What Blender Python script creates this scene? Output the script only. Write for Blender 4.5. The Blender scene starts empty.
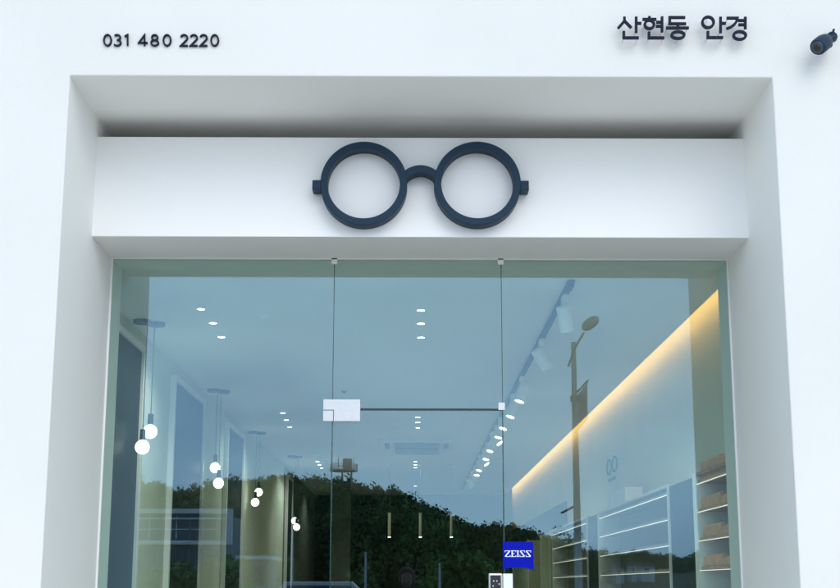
import bpy, math, random
import numpy as np
from mathutils import Vector, Matrix
R = math.radians
random.seed(7); rng = np.random.default_rng(7)
sc = bpy.context.scene
col = sc.collection

# ------------------------------------------------------------------ camera
F, TH, PSI = 1373.8, R(11.959), R(0.3127)      # focal length in photo pixels, pitch up, yaw to the right
CX, CZ = -0.0434, 1.5
cam_d = bpy.data.cameras.new('camera'); cam = bpy.data.objects.new('camera', cam_d); col.objects.link(cam)
cam_d.sensor_width = 36; cam_d.sensor_fit = 'HORIZONTAL'; cam_d.lens = F / 840 * 36
cam_d.clip_start = 0.05; cam_d.clip_end = 6000
cam.matrix_world = Matrix.Translation((CX, 0, CZ)) @ Matrix.Rotation(-PSI, 4, 'Z') @ Matrix.Rotation(math.pi/2 + TH, 4, 'X') @ Matrix.Rotation(R(0.07), 4, 'Z')
sc.camera = cam

# ------------------------------------------------------------------ world, sun, exposure
SUN_EL, SUN_AZ = R(38), R(17)                   # sun high in front of the shop, a little to the right
w = bpy.data.worlds.new('World'); sc.world = w; w.use_nodes = True
nt = w.node_tree; nt.nodes.clear()
def wn(t, **k):
    n = nt.nodes.new(t)
    for a, b in k.items(): setattr(n, a, b)
    return n
sky = wn('ShaderNodeTexSky', sky_type='NISHITA', sun_disc=False)
sky.sun_elevation = SUN_EL; sky.sun_rotation = math.pi - SUN_AZ; sky.dust_density = 1.5; sky.air_density = 1.0
bg1 = wn('ShaderNodeBackground'); bg1.inputs[1].default_value = 0.13
nt.links.new(sky.outputs[0], bg1.inputs[0])
tc = wn('ShaderNodeTexCoord'); mp = wn('ShaderNodeMapping'); mp.inputs['Scale'].default_value = (1.3, 1.3, 4.2)
mp.inputs['Rotation'].default_value = (0, R(14), 0)
nz = wn('ShaderNodeTexNoise'); nz.inputs['Scale'].default_value = 2.6; nz.inputs['Detail'].default_value = 5; nz.inputs['Roughness'].default_value = .48
nt.links.new(tc.outputs['Generated'], mp.inputs[0]); nt.links.new(mp.outputs[0], nz.inputs[0])
cr = wn('ShaderNodeValToRGB')
cr.color_ramp.elements[0].position = .32; cr.color_ramp.elements[0].color = (.34, .48, .68, 1)
cr.color_ramp.elements[1].position = .70; cr.color_ramp.elements[1].color = (.80, .92, 1.04, 1)
nt.links.new(nz.outputs[0], cr.inputs[0])
bg2 = wn('ShaderNodeBackground'); bg2.inputs[1].default_value = 1.15
sx_ = wn('ShaderNodeSeparateXYZ'); nt.links.new(tc.outputs['Generated'], sx_.inputs[0])
gr = wn('ShaderNodeMapRange'); gr.inputs[1].default_value = .0; gr.inputs[2].default_value = .7; gr.inputs[3].default_value = 2.1; gr.inputs[4].default_value = .85
nt.links.new(sx_.outputs['Z'], gr.inputs[0]); nt.links.new(gr.outputs[0], bg2.inputs[1])   # hazy overcast: brighter towards the horizon
nt.links.new(cr.outputs[0], bg2.inputs[0])
mx = wn('ShaderNodeMixShader'); mx.inputs[0].default_value = .8
nt.links.new(bg1.outputs[0], mx.inputs[1]); nt.links.new(bg2.outputs[0], mx.inputs[2])
wo = wn('ShaderNodeOutputWorld'); nt.links.new(mx.outputs[0], wo.inputs[0])

sd = bpy.data.lights.new('sun', 'SUN'); sd.energy = .72; sd.angle = R(38); sd.color = (1, .95, .87)
sun = bpy.data.objects.new('sun', sd); col.objects.link(sun)
sdir = Vector((math.sin(SUN_AZ)*math.cos(SUN_EL), -math.cos(SUN_AZ)*math.cos(SUN_EL), math.sin(SUN_EL)))
sun.rotation_euler = sdir.to_track_quat('Z', 'Y').to_euler()

sc.view_settings.view_transform = 'Standard'; sc.view_settings.look = 'None'
sc.view_settings.gamma = 1; sc.view_settings.use_curve_mapping = False
sc.view_settings.exposure = 0.60
cy = sc.cycles
cy.max_bounces = 10; cy.transparent_max_bounces = 16; cy.glossy_bounces = 5; cy.diffuse_bounces = 5
cy.use_denoising = True; cy.sample_clamp_indirect = 6
cy.use_light_tree = True; cy.caustics_reflective = False; cy.caustics_refractive = False

# ------------------------------------------------------------------ measuring helpers
FW = Vector((math.sin(PSI)*math.cos(TH), math.cos(PSI)*math.cos(TH), math.sin(TH)))
RT = Vector((math.cos(PSI), -math.sin(PSI), 0)); UP = RT.cross(FW)
def ray(px, py): return FW + RT*((px-420)/F) + UP*((294-py)/F)
def at(px, py, Y):                      # point seen at that place of the photo, on the vertical plane Y
    d = ray(px, py); s = Y/d.y
    return Vector((CX + d.x*s, Y, CZ + d.z*s))
def atz(px, py, z):                     # the same on a horizontal plane
    d = ray(px, py); s = (z-CZ)/d.z
    return Vector((CX + d.x*s, d.y*s, z))
YF, YS, YG = 6.653, 7.305, 7.809        # facade face, fascia face, glass
ZT, ZST, ZSB = 4.048, 3.938, 3.366      # recess top, fascia top, fascia underside
HW = 1.8
def mir(V): return 2*YG - V             # what the glass mirrors at apparent distance V stands at this Y
def atm(px, py, V):
    p = at(px, py, V); p.y = mir(V); return p

# ------------------------------------------------------------------ mesh helpers
class MB:
    def __init__(s): s.v = []; s.f = []
    def add(s, vs, fs):
        o = len(s.v); s.v += [tuple(v) for v in vs]; s.f += [tuple(i+o for i in f) for f in fs]; return s
    def box(s, x0, x1, y0, y1, z0, z1):
        return s.add([(x0,y0,z0),(x1,y0,z0),(x1,y1,z0),(x0,y1,z0),(x0,y0,z1),(x1,y0,z1),(x1,y1,z1),(x0,y1,z1)],
              [(0,3,2,1),(4,5,6,7),(0,1,5,4),(1,2,6,5),(2,3,7,6),(3,0,4,7)])
    def obox(s, c, ax, ay, az, hx, hy, hz):
        c = Vector(c); ax, ay, az = Vector(ax)*hx, Vector(ay)*hy, Vector(az)*hz
        vs = [c+sx*ax+sy*ay+sz*az for sz in (-1,1) for sx, sy in ((-1,-1),(1,-1),(1,1),(-1,1))]
        return s.add(vs, [(0,3,2,1),(4,5,6,7),(0,1,5,4),(1,2,6,5),(2,3,7,6),(3,0,4,7)])
    def tube(s, pts, rad, n=12, cap=True):
        pts = [Vector(p) for p in pts]
        if not isinstance(rad, (list, tuple)): rad = [rad]*len(pts)
        o = len(s.v); prev = None
        for i, p in enumerate(pts):
            d = (pts[min(i+1, len(pts)-1)] - pts[max(i-1, 0)]).normalized()
            if prev is None:
                a = d.cross(Vector((0,0,1)));
                if a.length < .1: a = d.cross(Vector((1,0,0)))
            else: a = prev - d*prev.dot(d)
            a.normalize(); prev = a; b = d.cross(a)
            for k in range(n):
                t = 2*math.pi*k/n; s.v.append(tuple(p + (a*math.cos(t) + b*math.sin(t))*rad[i]))
        for i in range(len(pts)-1):
            for k in range(n):
                k2 = (k+1) % n
                s.f.append((o+i*n+k, o+i*n+k2, o+(i+1)*n+k2, o+(i+1)*n+k))
        if cap:
            s.f.append(tuple(o+k for k in range(n))[::-1]); s.f.append(tuple(o+(len(pts)-1)*n+k for k in range(n)))
        return s
    def ball(s, c, rx, ry=None, rz=None, n=20, m=12):
        ry = ry or rx; rz = rz or rx; o = len(s.v)
        s.v.append((c[0], c[1], c[2]+rz))
        for i in range(1, m):
            a = math.pi*i/m
            for k in range(n):
                t = 2*math.pi*k/n
                s.v.append((c[0]+rx*math.sin(a)*math.cos(t), c[1]+ry*math.sin(a)*math.sin(t), c[2]+rz*math.cos(a)))
        s.v.append((c[0], c[1], c[2]-rz)); L = len(s.v)-1
        for k in range(n):
            k2 = (k+1) % n; s.f.append((o, o+1+k, o+1+k2)); s.f.append((L, L-n+k2, L-n+k))
        for i in range(m-2):
            for k in range(n):
                k2 = (k+1) % n; a = o+1+i*n
                s.f.append((a+k, a+n+k, a+n+k2, a+k2))
        return s
    def prism(s, poly, y0, y1):         # poly: (x, z) points, anticlockwise seen from -Y
        n = len(poly)
        vs = [(x, y0, z) for x, z in poly] + [(x, y1, z) for x, z in poly]
        fs = [tuple(range(n)), tuple(range(2*n-1, n-1, -1))] + [(i+n, (i+1)%n+n, (i+1)%n, i) for i in range(n)]
        return s.add(vs, fs)
    def ribbon(s, pts, w, y0, y1, closed=False):      # a flat stroke of a letter, standing off a wall
        P = [Vector(p) for p in pts]; n = len(P); L = []; Rr = []
        for i, p in enumerate(P):
            a = P[(i-1) % n] if (closed or i > 0) else None
            b = P[(i+1) % n] if (closed or i < n-1) else None
            d1 = (p-a).normalized() if a is not None else None; d2 = (b-p).normalized() if b is not None else None
            if d1 is None: d1 = d2
            if d2 is None: d2 = d1
            n1 = Vector((-d1.y, d1.x)); n2 = Vector((-d2.y, d2.x)); m = (n1+n2).normalized()
            k = w/2/max(.4, m.dot(n1)); L.append(p+m*k); Rr.append(p-m*k)
        o = len(s.v)
        for q in (L, Rr):
            for y in (y0, y1):
                s.v += [(v.x, y, v.y) for v in q]
        def I(side, lay, i): return o + side*2*n + lay*n + i % n
        for i in range(n if closed else n-1):
            j = i+1
            s.f += [(I(1,0,i), I(1,0,j), I(0,0,j), I(0,0,i)), (I(0,1,i), I(0,1,j), I(1,1,j), I(1,1,i)),
                    (I(0,0,i), I(0,0,j), I(0,1,j), I(0,1,i)), (I(1,1,i), I(1,1,j), I(1,0,j), I(1,0,i))]
        if not closed:
            s.f += [(I(0,0,0), I(0,1,0), I(1,1,0), I(1,0,0)), (I(0,0,n-1), I(1,0,n-1), I(1,1,n-1), I(0,1,n-1))]
        return s
    def build(s, name, mat, parent=None, smooth=False, bevel=0, angle=40):
        me = bpy.data.meshes.new(name); me.from_pydata(s.v, [], s.f); me.materials.append(mat)
        o = bpy.data.objects.new(name, me); col.objects.link(o)
        if parent is not None:
            o.parent = parent; o.matrix_parent_inverse = Matrix.Translation(-Vector(parent.location))
        if smooth:
            me.polygons.foreach_set('use_smooth', [True]*len(me.polygons))
            me.set_sharp_from_angle(angle=R(angle))
        if bevel:
            b = o.modifiers.new('bevel', 'BEVEL'); b.width = bevel; b.segments = 2; b.limit_method = 'ANGLE'; b.angle_limit = R(50)
        return o
def tag(o, label=None, cat=None, group=None, kind=None):
    if label: o['label'] = label
    if cat: o['category'] = cat
    if group: o['group'] = group
    if kind: o['kind'] = kind
    return o
def thing(name, loc, label, cat, group=None):
    o = bpy.data.objects.new(name, None); o.location = loc; o.empty_display_size = .1; col.objects.link(o)
    return tag(o, label, cat, group)
def copy_tree(o, delta, label=None):
    r = o.copy(); col.objects.link(r); r.location = Vector(o.location) + Vector(delta)
    if label: r['label'] = label
    for ch in o.children:
        c = ch.copy(); col.objects.link(c); c.parent = r
        for g in ch.children:
            d = g.copy(); col.objects.link(d); d.parent = c
    return r

# ------------------------------------------------------------------ materials
def mat(name, color, rough=.6, metal=0, noise=0, scale=5, bump=0, bscale=200, emis=None, estr=0, spec=.5, color2=None):
    m = bpy.data.materials.new(name); m.use_nodes = True; t = m.node_tree; b = t.nodes['Principled BSDF']
    b.inputs['Base Color'].default_value = (*color, 1); b.inputs['Roughness'].default_value = rough
    b.inputs['Metallic'].default_value = metal; b.inputs['Specular IOR Level'].default_value = spec
    c = t.nodes.new('ShaderNodeTexCoord')
    if noise or color2:
        n = t.nodes.new('ShaderNodeTexNoise'); n.inputs['Scale'].default_value = scale; n.inputs['Detail'].default_value = 6
        r = t.nodes.new('ShaderNodeValToRGB'); r.color_ramp.elements[0].position = .3; r.color_ramp.elements[1].position = .7
        lo = color2 or tuple(x*(1-noise) for x in color); hi = color if color2 else tuple(min(1, x*(1+noise)) for x in color)
        r.color_ramp.elements[0].color = (*lo, 1); r.color_ramp.elements[1].color = (*hi, 1)
        t.links.new(c.outputs['Object'], n.inputs[0]); t.links.new(n.outputs[0], r.inputs[0]); t.links.new(r.outputs[0], b.inputs['Base Color'])
    if bump:
        n2 = t.nodes.new('ShaderNodeTexNoise'); n2.inputs['Scale'].default_value = bscale; n2.inputs['Detail'].default_value = 4
        bp = t.nodes.new('ShaderNodeBump'); bp.inputs['Strength'].default_value = bump; bp.inputs['Distance'].default_value = .004
        t.links.new(c.outputs['Object'], n2.inputs[0]); t.links.new(n2.outputs[0], bp.inputs['Height']); t.links.new(bp.outputs[0], b.inputs['Normal'])
    if emis:
        b.inputs['Emission Color'].default_value = (*emis, 1); b.inputs['Emission Strength'].default_value = estr
    return m
def glass_mat(name, tint, refl):
    m = bpy.data.materials.new(name); m.use_nodes = True; t = m.node_tree; t.nodes.clear()
    a = t.nodes.new('ShaderNodeBsdfTransparent'); a.inputs[0].default_value = (*tint, 1)
    g = t.nodes.new('ShaderNodeBsdfGlossy'); g.inputs['Roughness'].default_value = 0; g.inputs[0].default_value = (.50, .77, 1, 1)   # blue reflective coating
    lw = t.nodes.new('ShaderNodeLayerWeight'); lw.inputs[0].default_value = .5
    mr = t.nodes.new('ShaderNodeMapRange'); mr.inputs[3].default_value = refl; mr.inputs[4].default_value = 1
    pw = t.nodes.new('ShaderNodeMath'); pw.operation = 'POWER'; pw.inputs[1].default_value = 4
    t.links.new(lw.outputs['Facing'], pw.inputs[0]); t.links.new(pw.outputs[0], mr.inputs[0])
    x = t.nodes.new('ShaderNodeMixShader'); t.links.new(mr.outputs[0], x.inputs[0])
    t.links.new(a.outputs[0], x.inputs[1]); t.links.new(g.outputs[0], x.inputs[2])
    o = t.nodes.new('ShaderNodeOutputMaterial'); t.links.new(x.outputs[0], o.inputs[0]); return m
M = dict(
    stucco=mat('stucco', (.76, .755, .73), .85, noise=.03, scale=.9, bump=.25, bscale=160, spec=.2),
    paint=mat('recess_lifted_white', (.89, .89, .86), .6, noise=.01, scale=2, bump=.05, bscale=90),  # whiter than the stucco, to offset the shade inside the recess
    fascia=mat('fascia_panel', (.88, .875, .87), .5, noise=.015, scale=1.1, bump=.06, bscale=60),  # colour lifted above the facade's to make up for recess shade
    plaster=mat('interior_plaster', (.68, .75, .66), .85, spec=.05, noise=.02, scale=2),
    plaster_grey=mat('grey_plaster', (.13, .15, .13), .8, noise=.04, scale=2),
    ceil=mat('ceiling_paint', (.80, .82, .79), .85, noise=.012, scale=1.5),
    floor=mat('floor_tile', (.55, .54, .51), .35, noise=.06, scale=2),
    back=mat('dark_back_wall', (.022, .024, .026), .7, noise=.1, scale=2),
    navy=mat('navy_enamel', (.007, .030, .058), .5, spec=.22, noise=.05, scale=14, bump=.04, bscale=120),
    navy_letter=mat('navy_letter', (.007, .013, .034), .6, spec=.15),
    frame=mat('frame_metal', (.82, .85, .80), .45),
    sealant=mat('white_sealant', (.82, .83, .82), .5),
    chrome=mat('brushed_steel', (.60, .61, .63), .38, .6, noise=.03, scale=30),
    whitem=mat('white_metal', (.88, .88, .87), .4),
    gap=mat('dark_seal', (.01, .025, .03), .5),
    black=mat('black_plastic', (.012, .013, .015), .3),
    cable=mat('dark_cable', (.02, .03, .05), .5),
    canopy=mat('canopy_metal', (.025, .035, .05), .45),
    darkglass=mat('dark_panel', (.012, .026, .036), .5, spec=.15),
    teal=mat('teal_panel', (.10, .14, .14), .3),
    wood=mat('shelf_wood', (.46, .27, .15), .5, noise=.25, scale=14),
    wood2=mat('tray_wood', (.66, .38, .21), .5, noise=.2, scale=22),
    shelfback=mat('shelf_back', (.32, .32, .30), .7, noise=.03),
    led=mat('led_strip', (.9, .85, .7), .5, emis=(1, .93, .82), estr=.6),
    cove=mat('cove_led', (.9, .8, .5), .5, emis=(1, .46, .15), estr=4.6),
    bulb=mat('globe_glass', (.95, .9, .8), .3, emis=(1, .93, .82), estr=1.9),
    spot=mat('lamp_lens', (.95, .95, .9), .3, emis=(1, .98, .93), estr=5),
    dl=mat('downlight_lens', (.95, .95, .9), .3, emis=(1, .99, .93), estr=9),
    blue=mat('blue_vinyl', (.003, .010, .40), .6, spec=.08),
    white=mat('white_vinyl', (.85, .88, .92), .4),
    asphalt=mat('asphalt', (.055, .055, .057), .9, noise=.25, scale=9, bump=.5, bscale=80),
    paving=mat('paving', (.64, .61, .56), .85, noise=.06, scale=3, bump=.3, bscale=40),
    kerb=mat('kerb_stone', (.38, .37, .35), .85, noise=.1, scale=8),
    line=mat('road_paint', (.7, .7, .68), .7, noise=.06, scale=12),
    earth=mat('field_grass', (.13, .14, .055), .95, color2=(.06, .08, .03), scale=.05),
    hillm=mat('hill_soil', (.11, .12, .045), .95, color2=(.03, .045, .018), scale=.03),
    forest=mat('forest_leaves', (.10, .155, .045), .8, color2=(.022, .042, .016), scale=.09, spec=.2),
    leaf=mat('bright_leaves', (.20, .32, .07), .7, color2=(.08, .15, .03), scale=1.5, spec=.3),
    bark=mat('bark', (.11, .085, .06), .9, noise=.3, scale=6),
    concrete=mat('concrete_pole', (.58, .62, .58), .8, noise=.1, scale=5),
    lampm=mat('lamp_housing', (.38, .40, .38), .5),
    banner=mat('banner_cloth', (.62, .64, .66), .8, noise=.1, scale=3),
    bwall=mat('building_white', (.90, .90, .90), .7, noise=.03, scale=.6),
    bgrey=mat('building_grey', (.26, .28, .29), .7, noise=.06, scale=.8),
    bglass=mat('building_glass', (.02, .05, .12), .12),
    tile=mat('roof_tile', (.16, .15, .15), .7, noise=.15, scale=3),
    bluetarp=mat('blue_sheet', (.02, .06, .30), .5),
    rust=mat('tower_metal', (.30, .29, .30), .7, noise=.2, scale=1),
    skin=mat('skin', (.24, .14, .10), .55), hair=mat('brown_hair', (.055, .02, .013), .6, noise=.3, scale=60),
    jacket=mat('dark_jacket', (.018, .022, .04), .85, noise=.1, scale=20), trousers=mat('black_trousers', (.012, .012, .014), .85),
    shoe=mat('shoe_leather', (.02, .018, .016), .5), carp=mat('car_white', (.7, .71, .72), .25), carb=mat('car_blue', (.02, .08, .35), .25),
    tyre=mat('tyre', (.02, .02, .02), .85),
)
M['palegreen'] = mat('pale_green_panel', (.50, .60, .42), .6)
M['ring'] = mat('lens_ring', (.07, .09, .12), .4, .5)
M['glass'] = glass_mat('shop_glass', (.89, .97, .935), .086)
M['edge'] = mat('glass_edge', (.02, .07, .06), .2)

# ================================================================== SETTING
tag(MB().box(-1500, 1500, -1500, 60, -.5, -.008).build('ground', M['earth']), kind='structure')
tag(MB().box(-200, 200, -6, 31.5, -.4, 0).build('pavement', M['paving']), kind='structure')
tag(MB().box(-300, 300, -20, -6.16, -.4, -.13+.128).build('road', M['asphalt']), kind='structure')
tag(MB().box(-200, 200, -6.15, -6.002, -.4, .012).build('kerb', M['kerb'], bevel=.02), kind='structure')
tag(MB().box(-200, 200, -24, -20.01, -.4, .11).build('far_pavement', M['paving']), kind='structure')
mk = MB()
for i in range(-24, 25): mk.box(i*8-2, i*8+2, -13.08, -12.93, .0005, .003)
mk.box(-200, 200, -6.7, -6.58, .0005, .003); mk.box(-200, 200, -19.6, -19.48, .0005, .003)
tag(mk.build('road_marking', M['line']), kind='structure')

# ================================================================== SHOP BUILDING
B = thing('shop_building', (0, YF, 0), 'white plastered shop building with a deep square recess over its glass front', 'building')
MB().prism([(-9, -.1), (-HW, -.1), (-HW, ZT), (HW, ZT), (HW, -.1), (9, -.1), (9, 9), (-9, 9)], YF, 8.06).build('facade_wall', M['stucco'], B, bevel=.006)
fw = bpy.data.objects['facade_wall']; fw.data.materials.append(M['paint'])       # recess reveals in a whiter coat, lightened to offset their shade
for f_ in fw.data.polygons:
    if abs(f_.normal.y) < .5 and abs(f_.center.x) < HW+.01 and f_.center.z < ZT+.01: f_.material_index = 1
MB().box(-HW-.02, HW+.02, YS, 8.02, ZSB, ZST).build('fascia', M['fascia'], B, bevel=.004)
MB().box(-HW+.001, HW-.001, 7.72, 8.058, ZST+.001, ZT-.001).build('recess_back', M['paint'], B)  # same lightened white, set forward to brighten the gap above the fascia
ZC = 3.372
XL, XR, XCV, YB = -2.1, 2.08, 1.93, 29.5
MB().box(XL-.001, XCV, 8.061, YB, ZC, 3.62).build('ceiling', M['ceil'], B)
MB().box(XL-.15, XR+.15, 8.061, YB+.2, 3.621, 3.8).build('ceiling_slab', M['ceil'], B)
MB().box(XL-.15, XR+.15, 8.061, YB+.2, -.3, .004).build('floor', M['floor'], B)
MB().box(XL-.15, XL, 8.061, 22.2, .004, 3.62).build('side_wall', M['plaster'], B)
MB().box(XL-.15, XL, 22.201, YB+.2, .004, 3.62).build('side_wall', M['plaster_grey'], B)
MB().box(XR, XR+.15, 8.061, YB+.2, .004, 3.62).build('side_wall', M['plaster'], B)
MB().box(XL, XR, YB, YB+.2, .004, 3.62).build('back_wall', M['back'], B)
MB().box(-9, 9, 8.062, YB+1, 3.801, 9).build('upper_storey', M['stucco'], B)
MB().box(-9, XL-.151, 8.062, YB+1, 0, 3.8).build('side_wing', M['stucco'], B)
MB().box(XR+.151, 9, 8.062, YB+1, 0, 3.8).build('side_wing', M['stucco'], B)
def wx(px, X): return X/((px-412.5)/F)/1.0*.985     # depth on a side wall seen at that column
# dark full-height panels and pale pilasters along the left wall
def lpanel(x0, x1, top=3.20, m='darkglass'):
    a, b = wx(x0, XL), wx(x1, XL); a = max(a, 8.08)
    p = MB().box(XL+.002, XL+.03, a, b, .1, top).build('wall_panel', M[m], B)
    fr = MB().box(XL+.002, XL+.05, a-.05, a-.002, .05, top+.05).box(XL+.002, XL+.05, b+.002, b+.05, .05, top+.05).box(XL+.002, XL+.05, a-.002, b+.002, top+.002, top+.05)
    f = fr.build('panel_frame', M['whitem'], p)
    return p
lpanel(70, 133); lpanel(168, 198); lpanel(224, 240); lpanel(286, 291, 3.2)
MB().box(-1.50, -1.16, 25, 25.3, .004, 3.371).build('column', M['plaster_grey'], B)
MB().box(1.955, 1.995, 8.1, YB-.1, 3.515, 3.527).build('cove_light', M['cove'], B)

# ------------------------------------------------------------------ right wall cabinets
XF = 1.85
ZTOP = 2.235
shelf_z = [CZ + .355*XF, CZ + .255*XF, CZ + .153*XF, CZ + .05*XF, CZ - .06*XF, CZ - .17*XF, CZ - .28*XF]
def cabinet(y0, y1, label, trays, wood):
    c = thing('display_cabinet', (XF, y0, .004), label, 'cabinet', 'display cabinets along the right wall')
    MB().box(XR-.02, XR-.002, y0, y1, .005, ZTOP-.02).build('back_panel', M['shelfback'], c)
    MB().box(XF, XR-.002, y0-.0, y0+.025, .005, ZTOP).build('side_panel', M['whitem'], c)
    MB().box(XF, XR-.002, y1-.05, y1, .005, ZTOP).build('side_panel', M['whitem'], c)
    MB().box(XF+.0, XR-.002, y0+.0255, y1-.0505, ZTOP-.02, ZTOP-.001).build('top', M['wood' if wood else 'whitem'], c)
    for z in shelf_z:
        s = MB().box(XF+.012, XR-.021, y0+.0255, y1-.0505, z+.008, z+.026).build('shelf', M['wood' if wood else 'shelfback'], c)
        l = MB().box(XF+.004, XF+.0115, y0+.03, y1-.055, z, z+.004).build('led_strip', M['led'], c)
    return c
c1 = cabinet(8.09, 9.28, 'wooden shelf cabinet with brown trays nearest the glass on the right', True, True)
c2 = cabinet(10.27, 14.15, 'long pale shelf cabinet with light strips between the two dark panels', False, False)
c3 = cabinet(15.1, 18.9, 'pale shelf cabinet with light strips beyond the farther dark panel', False, False)
names = ['top board', 'first shelf', 'second shelf', 'third shelf', 'fourth shelf']
for k, z in enumerate([ZTOP-.001] + [s+.026 for s in shelf_z[:4]]):
    for j, (ya, yb, h) in enumerate(((8.14, 8.64, .05), (8.66, 9.2, .07))):
        t = MB().box(XF+.03, XR-.03, ya, yb, z+.001, z+h).box(XF+.05, XR-.05, ya+.02, yb-.02, z+h+.0005, z+h+.01).build('display_tray', M['wood2'], bevel=.004)
        tag(t, '%s wooden tray on the %s of the brown cabinet, %s the glass' % (('low', 'tall')[j], names[k], ('next to', 'farther from')[j]), 'tray', 'wooden trays in the brown cabinet')
def dpanel(y0, y1, label, m):
    c = thing('mirror_panel', (XF, y0, .004), label, 'panel', 'tall panels between the cabinets')
    MB().box(XF+.01, XR-.002, y0+.002, y1-.002, .005, ZTOP-.02).build('panel', M[m], c)
    MB().box(XF-.004, XF+.009, y0+.002, y0+.04, .005, ZTOP).build('edge_trim', M['whitem'], c)
    MB().box(XF-.004, XF+.009, y1-.04, y1-.002, .005, ZTOP).build('edge_trim', M['whitem'], c)
dpanel(9.28, 10.27, 'dark blue panel with white edges between brown and pale cabinets', 'darkglass')
dpanel(14.15, 15.1, 'narrow dark panel between the two pale shelf cabinets', 'darkglass')
dpanel(19.2, 20.6, 'pale green panel past the last shelf cabinet', 'palegreen')
dpanel(22.8, 26.4, 'wide pale panel near the back, below the blue sticker', 'palegreen')
MB().box(XR-.03, XR-.001, 19.0, YB-.02, .01, 2.62).build('wall_panel', M['darkglass'], B)
# small spectacles emblem on the right wall
em = thing('wall_emblem', (XR-.01, 14.7, 2.75), 'small dark spectacles emblem with two words on the right wall', 'emblem')
def ringX(mb, x, cy_, cz_, ry, rz, wdt, n=28):
    o = len(mb.v)
    for k in range(n):
        t = 2*math.pi*k/n
        for rr in (0, wdt):
            for xx in (x, x+.008): mb.v.append((xx, cy_+(ry-rr)*math.cos(t), cz_+(rz-rr)*math.sin(t)))
    for k in range(n):
        a = o+4*k; b = o+4*((k+1) % n)
        mb.f += [(a, a+2, b+2, b), (a+1, b+1, b+3, a+3), (a, b, b+1, a+1), (a+2, a+3, b+3, b+2)]
p1, p2 = at(613.0, 467, 14.5), at(606.5, 470, 15.1)
e = MB(); ringX(e, XR-.012, 14.42, 2.74, .17, .085, .016); ringX(e, XR-.012, 14.83, 2.74, .17, .085, .016); e.build('emblem_rings', M['navy_letter'], em)
e = MB().box(XR-.012, XR-.002, 14.40, 14.58, 2.585, 2.61).box(XR-.012, XR-.002, 14.64, 14.88, 2.585, 2.61); e.build('emblem_words', M['navy_letter'], em)
pb = MB().box(XF+.02, XR-.05, 12.45, 13.35, ZTOP, ZTOP+.13).build('storage_box', M['white'], bevel=.005)
tag(pb, 'white storage box lying on top of the long pale cabinet', 'box')

# ------------------------------------------------------------------ glass shop front
G = thing('glass_shopfront', (0, YG, 0), 'frameless glass shop front with a central glass door and steel patch fittings', 'shopfront')
xl, xr = at(334, 300, YG).x, at(501.5, 300, YG).x
zd = at(420, 409.5, YG).z
gy0, gy1 = YG, YG+.012
def pane(x0, x1, z0, z1, name='glass_pane', parent=G):
    return MB().box(x0, x1, gy0, gy1, z0, z1).build(name, M['glass'], parent)
FWD = .010
pane(-HW+FWD, xl-.002, .02, ZSB-.004); pane(xr+.002, HW-FWD, .02, ZSB-.004); pane(xl+.002, xr-.002, zd+.006, ZSB-.004)
d = thing('glass_door', (0, 0, 0), None, None); d.parent = G
d.location = (0, 0, 0); d.matrix_parent_inverse = Matrix.Translation(-Vector(G.location))
dp = MB().box(xl+.004, xr-.004, gy0-.0, gy1-.0, .012, zd-.006)
d0 = dp.build('door_glass', M['glass'], None); d0.parent = d
# dark joints
MB().box(xl-.0019, xl+.0019, gy0+.001, gy1-.001, zd+.006, ZSB-.004).build('joint', M['edge'], G)
MB().box(xr-.0019, xr+.0019, gy0+.001, gy1-.001, zd+.006, ZSB-.004).build('joint', M['edge'], G)
MB().box(xl-.0019, xl+.0035, gy0+.001, gy1-.001, .02, zd-.006).build('joint', M['edge'], G)
MB().box(xr-.0035, xr+.0019, gy0+.001, gy1-.001, .02, zd-.006).build('joint', M['edge'], G)
MB().box(xl+.004, xr-.002, gy0-.001, gy1+.001, zd-.0055, zd+.0055).build('door_seal', M['gap'], G)
# frame: shallow channels round the opening
fr = MB()
for sx in (-1, 1):
    a, b = sorted((sx*(HW-.0105), sx*(HW-.001)))
    fr.box(a, b, gy1+.002, 8.055, .005, ZSB-.001)
fr.box(-HW+.0106, HW-.0106, gy1+.002, 8.055, ZSB-.010, ZSB-.001)
fr.build('inner_frame', M['frame'], G)
fr = MB()
for sx in (-1, 1):
    a, b = sorted((sx*(HW-.0115), sx*(HW-.001)))
    fr.box(a, b, gy0-.012, gy1+.0015, .005, ZSB-.001)
fr.box(-HW+.0116, HW-.0116, gy0-.012, gy0-.0005, ZSB-.009, ZSB-.001)
fr.build('edge_channel', M['sealant'], G)
def pxbox(x0, y0, x1, y1, Y, ya, yb):
    a, b = at(x0, y1, Y), at(x1, y0, Y); return (a.x, b.x, ya, yb, a.z, b.z)
MB().box(*pxbox(323, 399.5, 360.5, 421.5, YG-.008, gy0-.010, gy0-.0005)).box(*pxbox(323, 399.5, 360.5, 421.5, YG, gy1+.0005, gy1+.010)).build('patch_fitting', M['chrome'], G, bevel=.0025)
MB().box(*pxbox(323.5, 409.9, 333.6, 410.5, YG-.011, gy0-.0115, gy0-.0102)).box(*pxbox(333.2, 409.9, 334, 421.3, YG-.011, gy0-.0115, gy0-.0102)).build('fitting_joint', M['gap'], G)
MB().box(*pxbox(498.5, 402.5, 505, 410, YG-.008, gy0-.010, gy0-.0005)).build('corner_clip', M['chrome'], G, bevel=.001)
for px in (334.5, 500.5):
    x = at(px, 262, YG).x
    MB().box(x-.017, x+.017, gy0-.012, gy1+.012, ZSB-.036, ZSB-.0012).build('clip', M['frame'], G, bevel=.001)
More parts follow.
